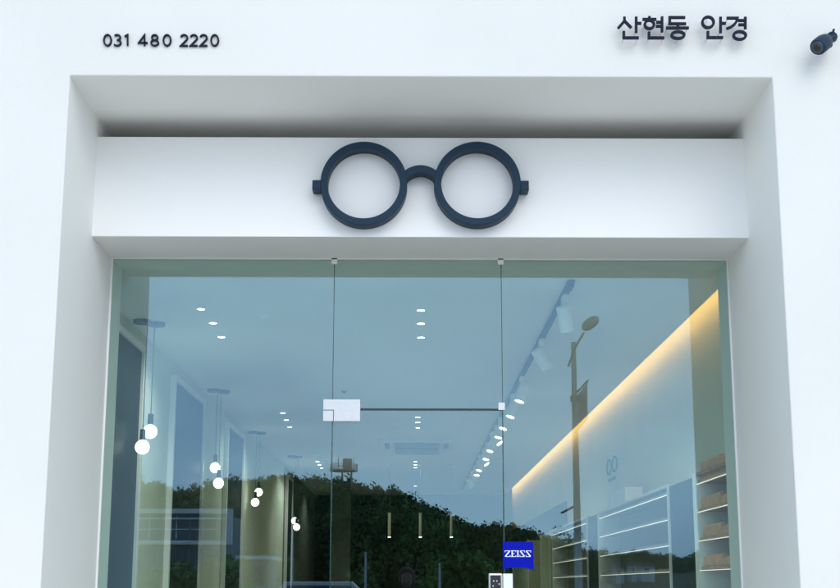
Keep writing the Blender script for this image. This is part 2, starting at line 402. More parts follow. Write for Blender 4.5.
# electronic lock on the door and its strike on the fixed pane
lk = MB().box(*pxbox(489.5, 573.3, 503.0, 625, YG-.03, gy0-.034, gy0-.0005)).build('door_lock', M['chrome'], None, bevel=.008); lk.parent = d
kp = MB().box(*pxbox(491.2, 575.3, 501.2, 622, YG-.037, gy0-.038, gy0-.0345)).build('keypad', M['black'], None, bevel=.003); kp.parent = lk
kk = MB()
for (x, y) in ((494, 581), (497.2, 581), (499.5, 584), (493.5, 586)):
    q = at(x, y, YG-.038); kk.box(q.x-.003, q.x+.003, gy0-.0392, gy0-.0382, q.z-.004, q.z+.004)
k2 = kk.build('key', M['chrome'], None); k2.parent = lk
MB().box(*pxbox(503.9, 573.6, 513, 625, YG-.02, gy0-.026, gy0-.0005)).build('lock_strike', M['white'], G, bevel=.003)

# blue sticker
a, b = at(503.3, 569.2, YG), at(533.6, 541.6, YG)
N = 14; poly = []
for i in range(N+1):
    t = i/N; poly.append((a.x + (b.x-a.x)*t, a.z + .012*math.sin(math.pi*t)**1.0*1.0 - .004*t))
poly += [(b.x, b.z), (a.x, b.z)]
zs = thing('brand_sticker', (a.x, YG, a.z), 'square blue sticker with white word on the glass beside the door', 'sticker')
MB().prism(poly, gy0-.0016, gy0-.0004).build('sticker_sheet', M['blue'], zs)
lt = MB()
def L(strokes, x0, wd, hz, z0, sw=.0052):
    for i, (s, k) in enumerate(strokes):
        lt.ribbon([(x0+wd*p[0], z0+hz*p[1]) for p in s], sw*k, gy0-.0026-.0001*i, gy0-.0017)
q0, q1 = at(505, 557, YG), at(531.5, 550.3, YG); hh = q1.z-q0.z; W5 = (q1.x-q0.x)
S_ = [([(.95, .7), (.95, .93), (.08, .93), (.08, .72), (.92, .3), (.92, .07), (.05, .07), (.05, .3)], .9)]
Z_ = [([(.06, .70), (.06, .93), (.92, .93)], .7), ([(.9, .93), (.1, .07)], 1.7), ([(.08, .07), (.95, .07), (.95, .3)], .7)]
E_ = [([(.28, .02), (.28, .98)], 1.7), ([(.02, .93), (.95, .93), (.95, .72)], .7), ([(.02, .07), (.95, .07), (.95, .28)], .7), ([(.28, .5), (.72, .5)], .7)]
I_ = [([(.5, .02), (.5, .98)], 1.7), ([(.1, .93), (.9, .93)], .7), ([(.1, .07), (.9, .07)], .7)]
Sx = [([(.94, .68), (.94, .93), (.1, .93)], .7), ([(.14, .9), (.86, .1)], 1.7), ([(.9, .07), (.06, .07), (.06, .32)], .7)]
for j, (g, x, wd) in enumerate(((Z_, 0, .215), (E_, .225, .205), (I_, .435, .12), (Sx, .56, .21), (Sx, .785, .21))):
    L(g, q0.x + W5*x, W5*wd, hh, q0.z, .0042)
lt.build('sticker_lettering', M['white'], zs)

# ------------------------------------------------------------------ big spectacles sign on the fascia
S = thing('spectacles_sign', (0, YS, 3.4), 'large navy round spectacles sign mounted on the white fascia', 'sign')
YSF = YS-.100
def cring(mb, c, ro, ri, y0, y1, n=96):
    o = len(mb.v)
    for k in range(n):
        t = 2*math.pi*k/n; cs, sn = math.cos(t), math.sin(t)
        mb.v += [(c.x+ro*cs, y0, c.z+ro*sn), (c.x+ri*cs, y0, c.z+ri*sn), (c.x+ri*cs, y1, c.z+ri*sn), (c.x+ro*cs, y1, c.z+ro*sn)]
    for k in range(n):
        a = o+4*k; b = o+4*((k+1) % n)
        for i in range(4):
            j = (i+1) % 4; mb.f.append((a+i, b+i, b+j, a+j))
cl, crr = at(363.6, 183.0, YSF), at(477.4, 182.8, YSF)
ro = (at(406.9, 183, YSF).x - at(320, 183, YSF).x)/2; ri = ro - .039
for c in (cl, crr):
    m_ = MB(); cring(m_, c, ro, ri, YSF, YS-.002); m_.build('rim', M['navy'], S, smooth=True, bevel=.003)
bx0, bx1 = cl.x+ro*.93, crr.x-ro*.93; zb = at(420, 171, YSF).z
pts = []
for k in range(17):
    t = k/16; pts.append((bx0+(bx1-bx0)*t, zb - .03 + .045*math.sin(math.pi*t)**.7))
mb = MB().ribbon(pts, .042, YSF+.004, YS-.002); mb.build('bridge', M['navy'], S, bevel=.002)
for sx, c in ((-1, cl), (1, crr)):
    xa = c.x + sx*ro*.985; xb = c.x + sx*(ro+.044); zz = at(420, 184.5, YSF).z
    a, b = sorted((xa, xb)); MB().box(a, b, YSF+.004, YS-.002, zz-.03, zz+.026).build('hinge', M['navy'], S, bevel=.004)

# ------------------------------------------------------------------ shop name and telephone number
K = thing('shop_name_sign', (1.2, YF, 4.4), 'dark navy shop name in Korean standing off the wall on pins', 'sign')
YK = YF-.062
def kst(zx, zy, ox=610, oy=5):
    p = at(ox + zx/10.5, oy + zy/10.5, YK); return (p.x, p.z)
def ell(cx_, cy_, rx, ry, ox, n=28): return [kst(cx_+rx*math.cos(2*math.pi*k/n), cy_+ry*math.sin(2*math.pi*k/n), ox) for k in range(n)]
def syl(lines, rings, ox, pins):
    m_ = MB(); i = 0
    for l in lines:
        m_.ribbon([kst(x, y, ox) for x, y in l], .0128, YK-.0003*i, YK+.014); i += 1
    for r in rings:
        m_.ribbon(ell(*r, ox), .0125, YK-.0003*i, YK+.014, closed=True); i += 1
    o = m_.build('letter', M['navy_letter'], K)
    for (x, y) in pins:
        q = kst(x, y, ox); MB().tube([(q[0], YK+.0141, q[1]), (q[0], YF-.0005, q[1])], .0022, 6).build('pin', M['chrome'], o)
syl([[(150,116),(150,160),(84,236)], [(152,160),(222,232)], [(273,116),(273,282)], [(273,184),(327,184)], [(143,268),(143,337),(300,337)]], [], 610, [(150,140),(273,270),(143,330),(290,337)])
syl([[(412,110),(412,132)], [(340,142),(484,142)], [(545,114),(545,276)], [(484,172),(545,172)], [(480,214),(545,214)], [(408,274),(408,337),(567,337)]], [(412,197,48,44)], 610, [(365,197),(545,260),(410,330),(560,337)])
syl([[(788,122),(626,122),(626,188),(797,188)], [(712,190),(712,230)], [(588,232),(826,232)]], [(712,307,66,36)], 610, [(626,150),(600,232),(712,343),(815,232)])
syl([[(320,116),(320,283)], [(320,183),(376,183)], [(187,266),(187,333),(346,333)]], [(188,173,59,56)], 690, [(188,117),(320,270),(187,330),(340,333)])
syl([[(384,128),(496,128),(490,160),(465,195),(430,222),(384,240)], [(580,116),(580,242)], [(508,153),(580,153)], [(508,198),(580,198)]], [(521,311,64,41)], 690, [(400,128),(580,230),(470,311),(585,311)])

T = thing('telephone_number_sign', (-1.4, YF, 4.3), 'dark navy telephone number 031 480 2220 on the white wall', 'sign')
def arc(cx_, cy_, rx, ry, a0, a1, n=12): return [(cx_+rx*math.cos(R(a0+(a1-a0)*k/n)), cy_+ry*math.sin(R(a0+(a1-a0)*k/n))) for k in range(n+1)]
DG = {
 '0': [(arc(.5, .5, .45, .5, 0, 360, 28)[:-1], True)],
 '1': [([(.12, .84), (.62, 1.0), (.62, 0)], False)],
 '2': [(arc(.48, .72, .42, .28, 160, -35, 14) + [(.08, .0), (.95, .0)], False)],
 '3': [(arc(.42, .75, .40, .25, 140, -70, 12) + [(.38, .52)], False), ([(.38, .52)] + arc(.42, .265, .46, .265, 70, -145, 14), False)],
 '4': [([(.98, .27), (.04, .27), (.66, 1.0), (.66, 0)], False)],
 '8': [(arc(.5, .76, .36, .24, 0, 360, 22)[:-1], True), (arc(.5, .26, .45, .26, 0, 360, 24)[:-1], True)],
}
YT = YF-.012
for ch, zx in zip('0314802220', (78, 144, 203, 308, 383, 463, 574, 637, 700, 771)):
    m_ = MB(); i = 0
    w_ = {'1': 40, '4': 60}.get(ch, 52)
    for s, closed in DG[ch]:
        P_ = []
        for (u, v) in s:
            q = at(95 + (zx + (u-.5)*w_)/6.4615, 25 + (133 - v*70)/6.4615, YT); P_.append((q.x, q.z))
        m_.ribbon(P_, .0078, YT-.0003*i, YF-.0005, closed=closed); i += 1
    m_.build('digit', M['navy_letter'], T)

# ------------------------------------------------------------------ wall camera
YC = YF-.10
C = thing('security_camera', tuple(at(829, 40, YF)), 'small dark blue security camera on the white wall at upper right', 'camera')
f0 = at(817.0, 47.0, YC-.045); b0 = at(827.5, 38.5, YC+.035); ax = (b0-f0).normalized()
MB().tube([f0, f0+ax*.012, f0+ax*.075, f0+ax*.115, b0+ax*.01], [.038, .043, .043, .036, .014], 28).build('housing', M['navy'], C, smooth=True)
rg = MB().tube([f0-ax*.004, f0-ax*.0005], [.031, .033], 24).build('lens_ring', M['ring'], C)
ln = MB().tube([f0-ax*.009, f0-ax*.0045], [.014, .018], 20).build('lens', M['black'], rg)
sh = f0+ax*.05 + Vector((.012, 0, -.036))
MB().ball(b0+Vector((.004, .0, -.03)), .019).build('joint_ball', M['navy'], C, smooth=True)
w0 = at(831.5, 36.5, YF); MB().tube([b0, w0+Vector((0, -.01, 0))], [.012, .012], 12).build('bracket', M['navy'], C, smooth=True)
MB().tube([w0+Vector((0, -.012, 0)), w0+Vector((0, -.0005, 0))], [.026, .028], 24).tube([w0+Vector((-.004, -.02, .0)), w0+Vector((.004, -.03, .032))], .006, 8).build('wall_plate', M['navy'], C)

# ================================================================== INTERIOR FITTINGS
def pendant(px, py, g1, g2, label):
    c = atz(px, py, ZC)
    t = thing('pendant_lamp', (c.x, c.y, ZC), label, 'lamp', 'twin globe pendant lamps along the left wall')
    MB().tube([(c.x-.05, c.y-.05, ZC-.028), (c.x-.05, c.y-.05, ZC-.0005)], .062, 24).build('canopy', M['canopy'], t, smooth=True)
    MB().tube([(c.x+.035, c.y+.06, ZC-.026), (c.x+.035, c.y+.06, ZC-.0005)], .062, 24).build('canopy', M['canopy'], t, smooth=True)
    for k, (gx, gy) in enumerate((g1, g2)):
        yy = c.y + (.06 if k == 0 else -.05)
        g = at(gx, gy, yy)
        MB().tube([(g.x, yy, ZC-.03), (g.x, yy, g.z+.13)], .0035, 6).build('cord', M['cable'], t)
        MB().tube([(g.x, yy, g.z+.13), (g.x, yy, g.z+.125), (g.x, yy, g.z+.055)], [.006, .019, .021], 14).build('socket', M['black'], t, smooth=True)
        MB().ball((g.x, yy, g.z), .051).build('globe', M['bulb'], t, smooth=True)
pendant(150.5, 321.5, (150.3, 432), (142.4, 447.5), 'twin globe pendant with bright round bulbs, closest to the glass')
pendant(219.5, 390, (215.3, 468), (218.7, 483.6), 'second twin globe pendant from the glass, hanging before the dark panel')
pendant(258, 432, (258.8, 492.5), (255.4, 502.6), 'third twin globe pendant from the glass, above the pale wall strip')
pendant(295.5, 456, (295.0, 521), (296.8, 527.3), 'twin globe pendant deepest in the shop, small and low in view')

DL_W = 10.5
def downlight(px, py, label):
    c = atz(px, py, ZC)
    t = thing('ceiling_downlight', (c.x, c.y, ZC), label, 'downlight', 'round downlights in the ceiling')
    m_ = MB(); n = 24; o = 0
    for k in range(n):
        a = 2*math.pi*k/n
        for r_, z in ((.040, ZC-.0005), (.038, ZC-.005), (.027, ZC-.004), (.027, ZC-.0005)): m_.v.append((c.x+r_*math.cos(a), c.y+r_*math.sin(a), z))
    for k in range(n):
        a = 4*k; b = 4*((k+1) % n)
        for i in range(3): m_.f.append((a+i, b+i, b+i+1, a+i+1))
    m_.build('trim_ring', M['whitem'], t)
    MB().tube([(c.x, c.y, ZC-.0035), (c.x, c.y, ZC-.001)], .0262, 20).build('lens', M['dl'], t)
    ld = bpy.data.lights.get('downlight_beam')
    if ld is None:
        ld = bpy.data.lights.new('downlight_beam', 'SPOT'); ld.energy = DL_W; ld.spot_size = R(150); ld.spot_blend = .6; ld.shadow_soft_size = 0; ld.color = (1, .99, .92)
    lo = bpy.data.objects.new('beam', ld); col.objects.link(lo); lo.parent = t; lo.location = (0, 0, -.01)
ordn = ['nearest', 'middle', 'farthest']
for rname, pts_ in (('front centre trio', ((421, 310), (421, 323.3), (421, 337.3))), ('front left trio', ((201, 309), (213, 323), (221.5, 337))),
                    ('second centre trio', ((418, 417), (418, 422.2), (418, 427.6))), ('second left trio', ((283, 413), (286.5, 420), (290, 427))),
                    ('third centre trio', ((415.6, 461.5), (415.6, 464.6), (415.6, 467.6))), ('third left trio', ((317.6, 461.5), (319.7, 464.8), (321.8, 468.1)))):
    for k, p in enumerate(pts_): downlight(*p, '%s round ceiling downlight of the %s' % (ordn[k], rname))
downlight(336, 485.5, 'single round ceiling downlight near the back on the left')
downlight(415.6, 486, 'single round ceiling downlight near the back at the centre')
p = atz(262, 316, ZC); t = MB().tube([(p.x, p.y, ZC-.02), (p.x, p.y, ZC-.0005)], [.03, .04], 20).build('smoke_detector', M['whitem'], smooth=True)
tag(t, 'small white smoke detector on the ceiling beside the front left lights', 'detector')
p = atz(344, 391, ZC); t = MB().tube([(p.x, p.y, ZC-.02), (p.x, p.y, ZC-.0005)], [.02, .026], 20).build('smoke_detector', M['cable'], smooth=True)
tag(t, 'tiny dark sensor on the ceiling above the steel door fitting', 'detector')

# track with spotlights
A_ = atz(571.5, 281, ZC-.012); B_ = atz(462, 489, ZC-.012); XTR = (A_.x + .93)/2
XTR = A_.x
tr = thing('track_rail', (XTR, A_.y, ZC), 'long dark lighting track fixed to the ceiling right of centre', 'rail')
dirv = (B_-A_); dirv.z = 0; Ltr = dirv.length; dirv.normalize(); sidev = Vector((dirv.y, -dirv.x, 0))
MB().obox((A_+B_)/2+Vector((0, 0, 0)), dirv, sidev, (0, 0, 1), Ltr/2, .021, .0115).build('rail', M['navy'], tr)
MB().obox(A_+dirv*.1+Vector((0, 0, -.02)), dirv, sidev, (0, 0, 1), .07, .019, .008).build('feed_box', M['navy'], tr)
lens_y = [321, 361, 395, 411, 423.5, 432.4, 439.5, 446.7, 455, 461, 466.5, 471.5, 476.5, 484]
tilts = [(.15, .25), (.5, .30), (-.25, -.12), (-.25, -.15), (-.28, -.2), (-.2, -.15), (.5, -.3), (-.25, -.2), (-.15, -.2), (.5, -.25), (-.2, -.2), (-.1, -.25), (.3, .2), (.4, .3)]
nth = ['first', 'second', 'third', 'fourth', 'fifth', 'sixth', 'seventh', 'eighth', 'ninth', 'tenth', 'eleventh', 'twelfth', 'thirteenth', 'fourteenth']
for i, (py, tl) in enumerate(zip(lens_y, tilts)):
    zc = ZC-.19
    dd = ray(540, py); Yp = (zc-CZ)/(dd.z/dd.y); s = (Yp-A_.y)/dirv.y; b = A_+dirv*s; b.z = ZC-.0235
    t = thing('track_spotlight', tuple(b), 'white cylindrical spotlight, %s along the ceiling track from the glass' % nth[i], 'spotlight', 'white spotlights on the ceiling track')
    MB().obox(b+Vector((0, 0, -.022)), dirv, sidev, (0, 0, 1), .075, .017, .0215).build('adapter', M['whitem'], t, bevel=.002)
    c0 = b+Vector((0, 0, -.15)); ax = Vector((tl[0], tl[1], -.75)).normalized()
    MB().tube([b+Vector((0, 0, -.044)), b+Vector((0, 0, -.10))], .010, 10).build('arm', M['whitem'], t)
    hd = MB().tube([c0-ax*.085, c0-ax*.08, c0+ax*.075, c0+ax*.085], [.034, .046, .048, .048], 24, cap=False).tube([c0+ax*.074, c0+ax*.0849], [.0352, .0475], 24, cap=False).build('lamp_head', M['whitem'], t, smooth=True)
    e1 = MB().tube([c0+ax*.076, c0+ax*.079], .035, 24).build('lens', M['spot'], hd)
    e2 = MB().tube([c0-ax*.0860, c0-ax*.0845], .0335, 24).build('rear_cap', M['whitem'], hd)

# ceiling cassette
ac = thing('ceiling_air_conditioner', (.05, 18.2, ZC), 'white ceiling cassette air conditioner with raised central grille', 'air conditioner')
a0 = atz(417, 441, ZC)
MB().box(a0.x-.50, a0.x+.50, 18.1, 19.1, ZC-.03, ZC-.0005).build('surround', M['whitem'], ac, bevel=.008)
MB().box(a0.x-.30, a0.x+.30, 18.25, 19.0, ZC-.115, ZC-.0305).build('intake_grille', M['shelfback'], ac, bevel=.01)
for sx in (-1, 1): MB().box(a0.x+sx*.40-.03, a0.x+sx*.40+.03, 18.3, 18.95, ZC-.036, ZC-.0305).build('air_outlet', M['cable'], ac)
MB().box(a0.x-.28, a0.x+.28, 18.246, 18.2495, ZC-.112, ZC-.10).build('louvre', M['cable'], ac)

# slim tube pendants over the rear counter
for px, nm in ((389.7, 'left'), (420.6, 'middle'), (451.6, 'right')):
    top, bot = at(px, 513, 22), at(px, 537, 22)
    t = thing('tube_pendant', (top.x, 22, ZC), 'slim pale tube pendant, %s of three near the back' % nm, 'lamp', 'slim tube pendants over the rear counter')
    MB().tube([(top.x, 22, ZC-.001), (top.x, 22, top.z)], .003, 6).build('cord', M['cable'], t)
    MB().tube([(top.x, 22, ZC-.02), (top.x, 22, ZC-.0012)], .04, 16).build('canopy', M['whitem'], t)
    MB().tube([(top.x, 22, top.z), (top.x, 22, bot.z)], .022, 16).build('tube', mat('brass_tube', (.55, .50, .38), .35, .3) if nm == 'left' else bpy.data.materials['brass_tube'], t, smooth=True)
    MB().tube([(top.x, 22, bot.z-.006), (top.x, 22, bot.z-.0005)], .02, 16).build('lens', M['dl'], t)
ct = thing('sales_counter', (0, 21.6, .004), 'white sales counter under the tube pendants near the back', 'counter')
MB().box(-.9, 1.0, 21.6, 22.4, .005, 1.0).build('body', M['whitem'], ct, bevel=.01)
MB().box(-.95, 1.05, 21.55, 22.45, 1.001, 1.04).build('top', M['wood'], ct, bevel=.006)

# ================================================================== THE STREET AND HILLS BEHIND THE PHOTOGRAPHER (mirrored by the glass)
prof = [(-400, 505), (-100, 492), (60, 484), (112, 482), (139, 481), (160, 481), (175, 488), (193, 488), (210, 481), (231, 478), (249, 479), (267, 475), (288, 472), (310, 474), (335, 475),
        (353, 479), (371, 483), (381, 489), (393, 487), (406, 490), (416, 499), (436, 505), (453, 510), (464, 516), (478, 523), (491, 517), (504, 519), (519, 521), (530, 526), (536, 534),
        (552, 539), (575, 539), (585, 542), (599, 545), (608, 548), (620, 551), (634, 548), (653, 551), (671, 554), (681, 553), (693, 549), (760, 546), (1000, 540), (1600, 530)]
pxs = np.array([p[0] for p in prof], float); pys = np.array([p[1] for p in prof], float)
VR = 420.0
def ridge(xi):
    y = np.interp(xi, pxs, pys); tt = np.tan(TH - np.arctan((y-294)/F)); return tt*VR + 1.5
def terr(X, V):
    xi = 412.5 + F*X/np.maximum(V, 60)
    low = np.clip((xi-560)/60, 0, 1)
    r = ridge(xi) - 8.2*(1-.35*low)
    s = np.clip((V-130)/(VR-130), 0, 1); up = s**1.3
    dn = np.clip((V-VR)/400, 0, 1)
    return np.where(V < VR, r*up, r*(1-.6*dn)) - .6*np.clip((150-V)/40, 0, 1)
xs_ = np.arange(-420, 421, 6.0); vs_ = np.concatenate([np.arange(118, 440, 6.0), np.arange(440, 860, 30.0)])
XX, VV = np.meshgrid(xs_, vs_); ZZ = terr(XX, VV) + rng.normal(0, .15, XX.shape)*(VV > 140)
n0, n1 = XX.shape
vv = np.stack([XX.ravel(), 2*YG-VV.ravel(), ZZ.ravel()], 1)
idx = np.arange(n0*n1).reshape(n0, n1)
fc = np.stack([idx[:-1, :-1].ravel(), idx[1:, :-1].ravel(), idx[1:, 1:].ravel(), idx[:-1, 1:].ravel()], 1)
me = bpy.data.meshes.new('hill'); me.from_pydata(vv.tolist(), [], fc.tolist()); me.materials.append(M['hillm'])
hill = bpy.data.objects.new('hill', me); col.objects.link(hill); tag(hill, kind='structure')

def leaf_cloud(n, rx, rz, size, r=rng):
    u = r.normal(size=(n, 3)); u /= np.linalg.norm(u, axis=1)[:, None]
    rad = r.uniform(.55, 1.0, (n, 1))**.6
    lob = 1 + .22*np.sin(u[:, :1]*5+r.uniform(0, 6)) + .18*np.cos(u[:, 1:2]*6+r.uniform(0, 6))
    c = u*rad*lob*np.array([rx, rx, rz]); a = r.normal(size=(n, 3)); a /= np.linalg.norm(a, axis=1)[:, None]
    b = np.cross(a, u+.3*r.normal(size=(n, 3))); b /= np.linalg.norm(b, axis=1)[:, None]+1e-6
    s = size*r.uniform(.6, 1.3, (n, 1)); a *= s; b *= s*.8
    return np.stack([c-a-b, c+a-b, c+a+b, c-a+b], 1)      # n,4,3
templ = [leaf_cloud(280, 1, .95, .085) for _ in range(8)]; templ_n = [leaf_cloud(760, 1, .95, .048) for _ in range(5)]; tones = []
quads = []
cnt = 0
while cnt < 5200:
    V = rng.uniform(140, 455); X = rng.uniform(-.46, .46)*V*(1 if rng.random() < .8 else 1)
    xi = 412.5+F*X/V
    if rng.random() > (.25 + .75*(V/455)): continue
    if xi > 585 and V < 375: continue
    if abs(xi-412) > 420 and rng.random() < .6: continue
    z = float(terr(np.array([X]), np.array([V]))[0]); rr = rng.uniform(1.9, 3.9)*(.62 if xi > 560 else .82 if xi > 440 else 1)
    tp = templ_n[rng.integers(5)] if V < 270 else templ[rng.integers(8)]; tones.append(np.full(len(tp), rng.uniform(.5, 2.3)))
    q = tp*rr*np.array([1, 1, rng.uniform(.85, 1.25)]) + np.array([X, 2*YG-V, z+rr*.9+rng.uniform(0, 1.6)*(1 if xi < 560 else .4)])
    quads.append(q); cnt += 1
def quad_mesh(name, Q, m):
    Q = np.concatenate(Q).astype(np.float32); n = len(Q)
    me = bpy.data.meshes.new(name); me.vertices.add(n*4); me.vertices.foreach_set('co', Q.reshape(-1))
    me.loops.add(n*4); me.loops.foreach_set('vertex_index', np.arange(n*4, dtype=np.int32))
    me.polygons.add(n); me.polygons.foreach_set('loop_start', np.arange(0, n*4, 4, dtype=np.int32)); me.polygons.foreach_set('loop_total', np.full(n, 4, np.int32))
    me.update(); me.materials.append(m); o = bpy.data.objects.new(name, me); col.objects.link(o); return o
fo = quad_mesh('hillside_forest', quads, M['forest'])
fa = fo.data.attributes.new('tone', 'FLOAT', 'FACE'); fa.data.foreach_set('value', np.concatenate(tones).astype(np.float32))   # each crown has its own green
ft = M['forest'].node_tree; fb = ft.nodes['Principled BSDF']; src = fb.inputs['Base Color'].links[0].from_socket
at_ = ft.nodes.new('ShaderNodeAttribute'); at_.attribute_name = 'tone'; vm = ft.nodes.new('ShaderNodeVectorMath'); vm.operation = 'SCALE'
ft.links.new(src, vm.inputs[0]); ft.links.new(at_.outputs['Fac'], vm.inputs['Scale']); ft.links.new(vm.outputs[0], fb.inputs['Base Color'])
tag(fo, 'dark wooded hillside across the road, mirrored in the glass', 'forest', kind='stuff')

def tree(X, V, h, cr_, label, group, name='tree', m='leaf', n=900):
    Y = mir(V)
    t = thing(name, (X, Y, 0), label, 'tree' if name == 'tree' else 'shrub', group)
    tk = MB(); th = h*.55
    tk.tube([(X, Y, 0), (X+.05, Y, th*.5), (X, Y+.05, th)], [h*.032, h*.024, h*.014], 8)
    for k in range(5):
        a = k*1.3; tk.tube([(X, Y, th*(.5+.09*k)), (X+cr_*.6*math.cos(a), Y+cr_*.6*math.sin(a), th*(.9+.12*k))], [h*.012, h*.004], 6)
    tk.build('trunk', M['bark'], t)
    q = []
    for k in range(6):
        c = np.array([X, Y, h-cr_*.9]) + np.array([rng.uniform(-.5, .5)*cr_, rng.uniform(-.5, .5)*cr_, rng.uniform(-.75, .2)*cr_])
        q.append(leaf_cloud(n//6, cr_*rng.uniform(.45, .65), cr_*rng.uniform(.42, .6), .085*cr_**.5*1.1) + c)
    o = quad_mesh('crown', q, M[m]); o.parent = t; o.matrix_parent_inverse = Matrix.Translation(-Vector(t.location))
def txp(px, V): return at(px, 585, V).x
for px, V, h, c, lb in ((452, 74, 3.2, 1.5, 'low leafy tree'), (470, 70, 3.6, 1.6, 'round bright green tree'), (489, 78, 4.2, 1.7, 'taller bright green tree beside the door lock reflection'),
                        (510, 84, 3.4, 1.5, 'leafy tree behind the blue sticker'), (540, 80, 3.1, 1.4, 'small green tree right of the blue sticker'), (430, 95, 3.0, 1.5, 'small dim tree near the photographer reflection'),
                        (365, 88, 3.2, 1.6, 'dim green tree left of the photographer reflection'), (272, 84, 3.8, 1.6, 'green tree beside the low white building')):
    tree(txp(px, V), V, h, c, lb + ' across the road', 'roadside trees mirrored in the glass')
for px, V, h, c, lb in ((165, 60, 2.7, 1.2, 'bright bush before the white building, at its left end'), (182, 62, 2.8, 1.2, 'bright bush before the middle of the white building'), (199, 61, 2.3, 1.0, 'short bush before the white building'),
                        (229, 62, 3.4, 1.35, 'tall bush at the right corner of the white building'), (146, 60, 2.4, 1.1, 'low bush beside the doorway pilaster reflection')):
    tree(txp(px, V), V, h, c, lb, 'bushes before the white building', 'shrub', 'leaf')

# white building with glazed front, far side of the road
V0 = 90; Y0 = mir(V0)
x1 = at(232, 509, V0).x; x0 = x1-26; zt, zb_ = at(232, 509, V0).z, at(232, 541, V0).z
bb = thing('glazed_building', (x1-10, Y0, 0), 'white framed two storey building with dark blue glazing across the road', 'building')
MB().box(x0, x1-.4, Y0-9, Y0-.8, 0, zt-.3).build('body', M['bgrey'], bb)
MB().prism([(x0, zb_-.25), (x1, zb_-.25), (x1, zt), (x0, zt), (x0, zt-.3), (x1-.3, zt-.3), (x1-.3, zb_), (x0, zb_)][::1], Y0-.8, Y0).build('white_frame', M['bwall'], bb)
for i in range(14):
    xa = x1-1.1-i*1.75; wn_ = MB().box(xa-1.6, xa, Y0-.79, Y0-.70, zb_+.1, zt-.4).build('window', M['bglass'], bb)
    MB().box(xa-.83, xa-.77, Y0-.699, Y0-.66, zb_+.1, zt-.4).box(xa-1.6, xa-.831, Y0-.699, Y0-.66, (zb_+zt)/2-.3, (zb_+zt)/2-.24).box(xa-.769, xa, Y0-.699, Y0-.66, (zb_+zt)/2-.3, (zb_+zt)/2-.24).build('mullion', M['bwall'], wn_)
MB().box(x0, x1-.31, Y0-.35, Y0-.3, (zb_+zt)/2+.35, (zb_+zt)/2+.45).build('white_bar', M['bwall'], bb)  # plain white bar across the upper glazing
MB().box(x0, at(187, 543, V0).x, Y0-.1, Y0+.35, at(187, 545, V0).z, at(187, 542.6, V0).z).build('led_line_ledge', M['bwall'], bb)  # white ledge added to stand in for a bright LED line
for i in range(12):
    xa = x1-.9-i*2.0; MB().box(xa-1.8, xa, Y0-.79, Y0-.74, .9, zb_-.5).build('window', M['bglass'], bb)
MB().box(at(204, 541, V0).x, at(217, 541, V0).x, Y0-.2, Y0-.1, at(204, 555, V0).z, at(204, 543, V0).z).build('blue_sign_panel', M['bluetarp'], bb)
V1 = 76; Y1 = mir(V1); xa, xb = at(240, 556, V1).x, at(269, 556, V1).x; z1 = at(250, 556, V1).z
b2 = thing('low_building', (xa, Y1, 0), 'low white flat roofed building beside the glazed one', 'building')
MB().box(xa, xb, Y1-5, Y1, 0, z1-.2).build('wall', M['bgrey'], b2); MB().box(xa-.2, xb+.2, Y1-5.2, Y1+.2, z1-.199, z1).build('roof', M['bwall'], b2)
MB().box(xa+.2, xb-.2, Y1+.001, Y1+.03, .9, z1-.6).build('window', M['bglass'], b2)

# small houses in the far fields
for px, py, wd, V, lb in ((620, 563, 8, 230, 'small pale house left of the others in the far field'), (634, 561, 5, 240, 'tiny white house in the middle of the far field'), (648, 562, 13, 250, 'longer white house in the far field'), (574, 566, 9, 210, 'pale house behind the street lamp pole')):
    p = atm(px, py, V); gz = float(terr(np.array([p.x]), np.array([float(V)]))[0])
    h = thing('house', (p.x, p.y, gz), lb, 'house', 'houses in the far field'); w2 = wd*V/F/2; base = min(gz, p.z-2.2)-.5
    MB().box(p.x-w2, p.x+w2, p.y-5, p.y, base, p.z-.8).build('wall', M['bwall'], h)
    MB().prism([(p.x-w2*1.1, p.z-.799), (p.x+w2*1.1, p.z-.799), (p.x+w2*.7, p.z), (p.x-w2*.7, p.z)], p.y-5.3, p.y+.3).build('roof', M['tile'], h)
    MB().box(p.x-w2*.5, p.x+w2*.2, p.y+.001, p.y+.05, p.z-1.9, p.z-1.1).build('window', M['bglass'], h)

# observation tower on the ridge
VT = 400; p = atm(344, 471.5, VT); g = at(344, 485, VT).z; u = VT/F
tw = thing('hilltop_tower', (p.x, p.y, g), 'round railed tower with tall drum standing on the wooded ridge', 'tower')
lg = MB()
for dx, dy in ((-1.3, -1), (1.3, -1), (1.3, 1), (-1.3, 1)): lg.tube([(p.x+.9+dx, p.y+dy, g-6), (p.x+.9+dx, p.y+dy, p.z)], .22, 8)
lg.build('leg', M['rust'], tw)
MB().tube([(p.x, p.y, p.z), (p.x, p.y, p.z+.35)], 14*u, 28).build('platform', M['lampm'], tw)
rl = MB()
for k in range(28):
    a = 2*math.pi*k/28; q = (p.x+13.5*u*math.cos(a), p.y+13.5*u*math.sin(a)); rl.tube([(*q, p.z+.351), (*q, p.z+2.0)], .07, 5)
for z in (1.1, 2.0): rl.tube([(p.x+13.5*u*math.cos(2*math.pi*k/28), p.y+13.5*u*math.sin(2*math.pi*k/28), p.z+z) for k in range(29)], .08, 5)
rl.build('railing', M['rust'], tw)
MB().tube([(p.x+1.0, p.y, p.z+.351), (p.x+1.0, p.y, p.z+3.6)], 4.6*u, 20).build('drum', M['rust'], tw)
MB().tube([(p.x-1.6, p.y, p.z+.351), (p.x-1.6, p.y, p.z+4.0)], .12, 6).tube([(p.x+2.8, p.y, p.z+.351), (p.x+2.8, p.y, p.z+3.9)], .1, 6).build('mast', M['rust'], tw)

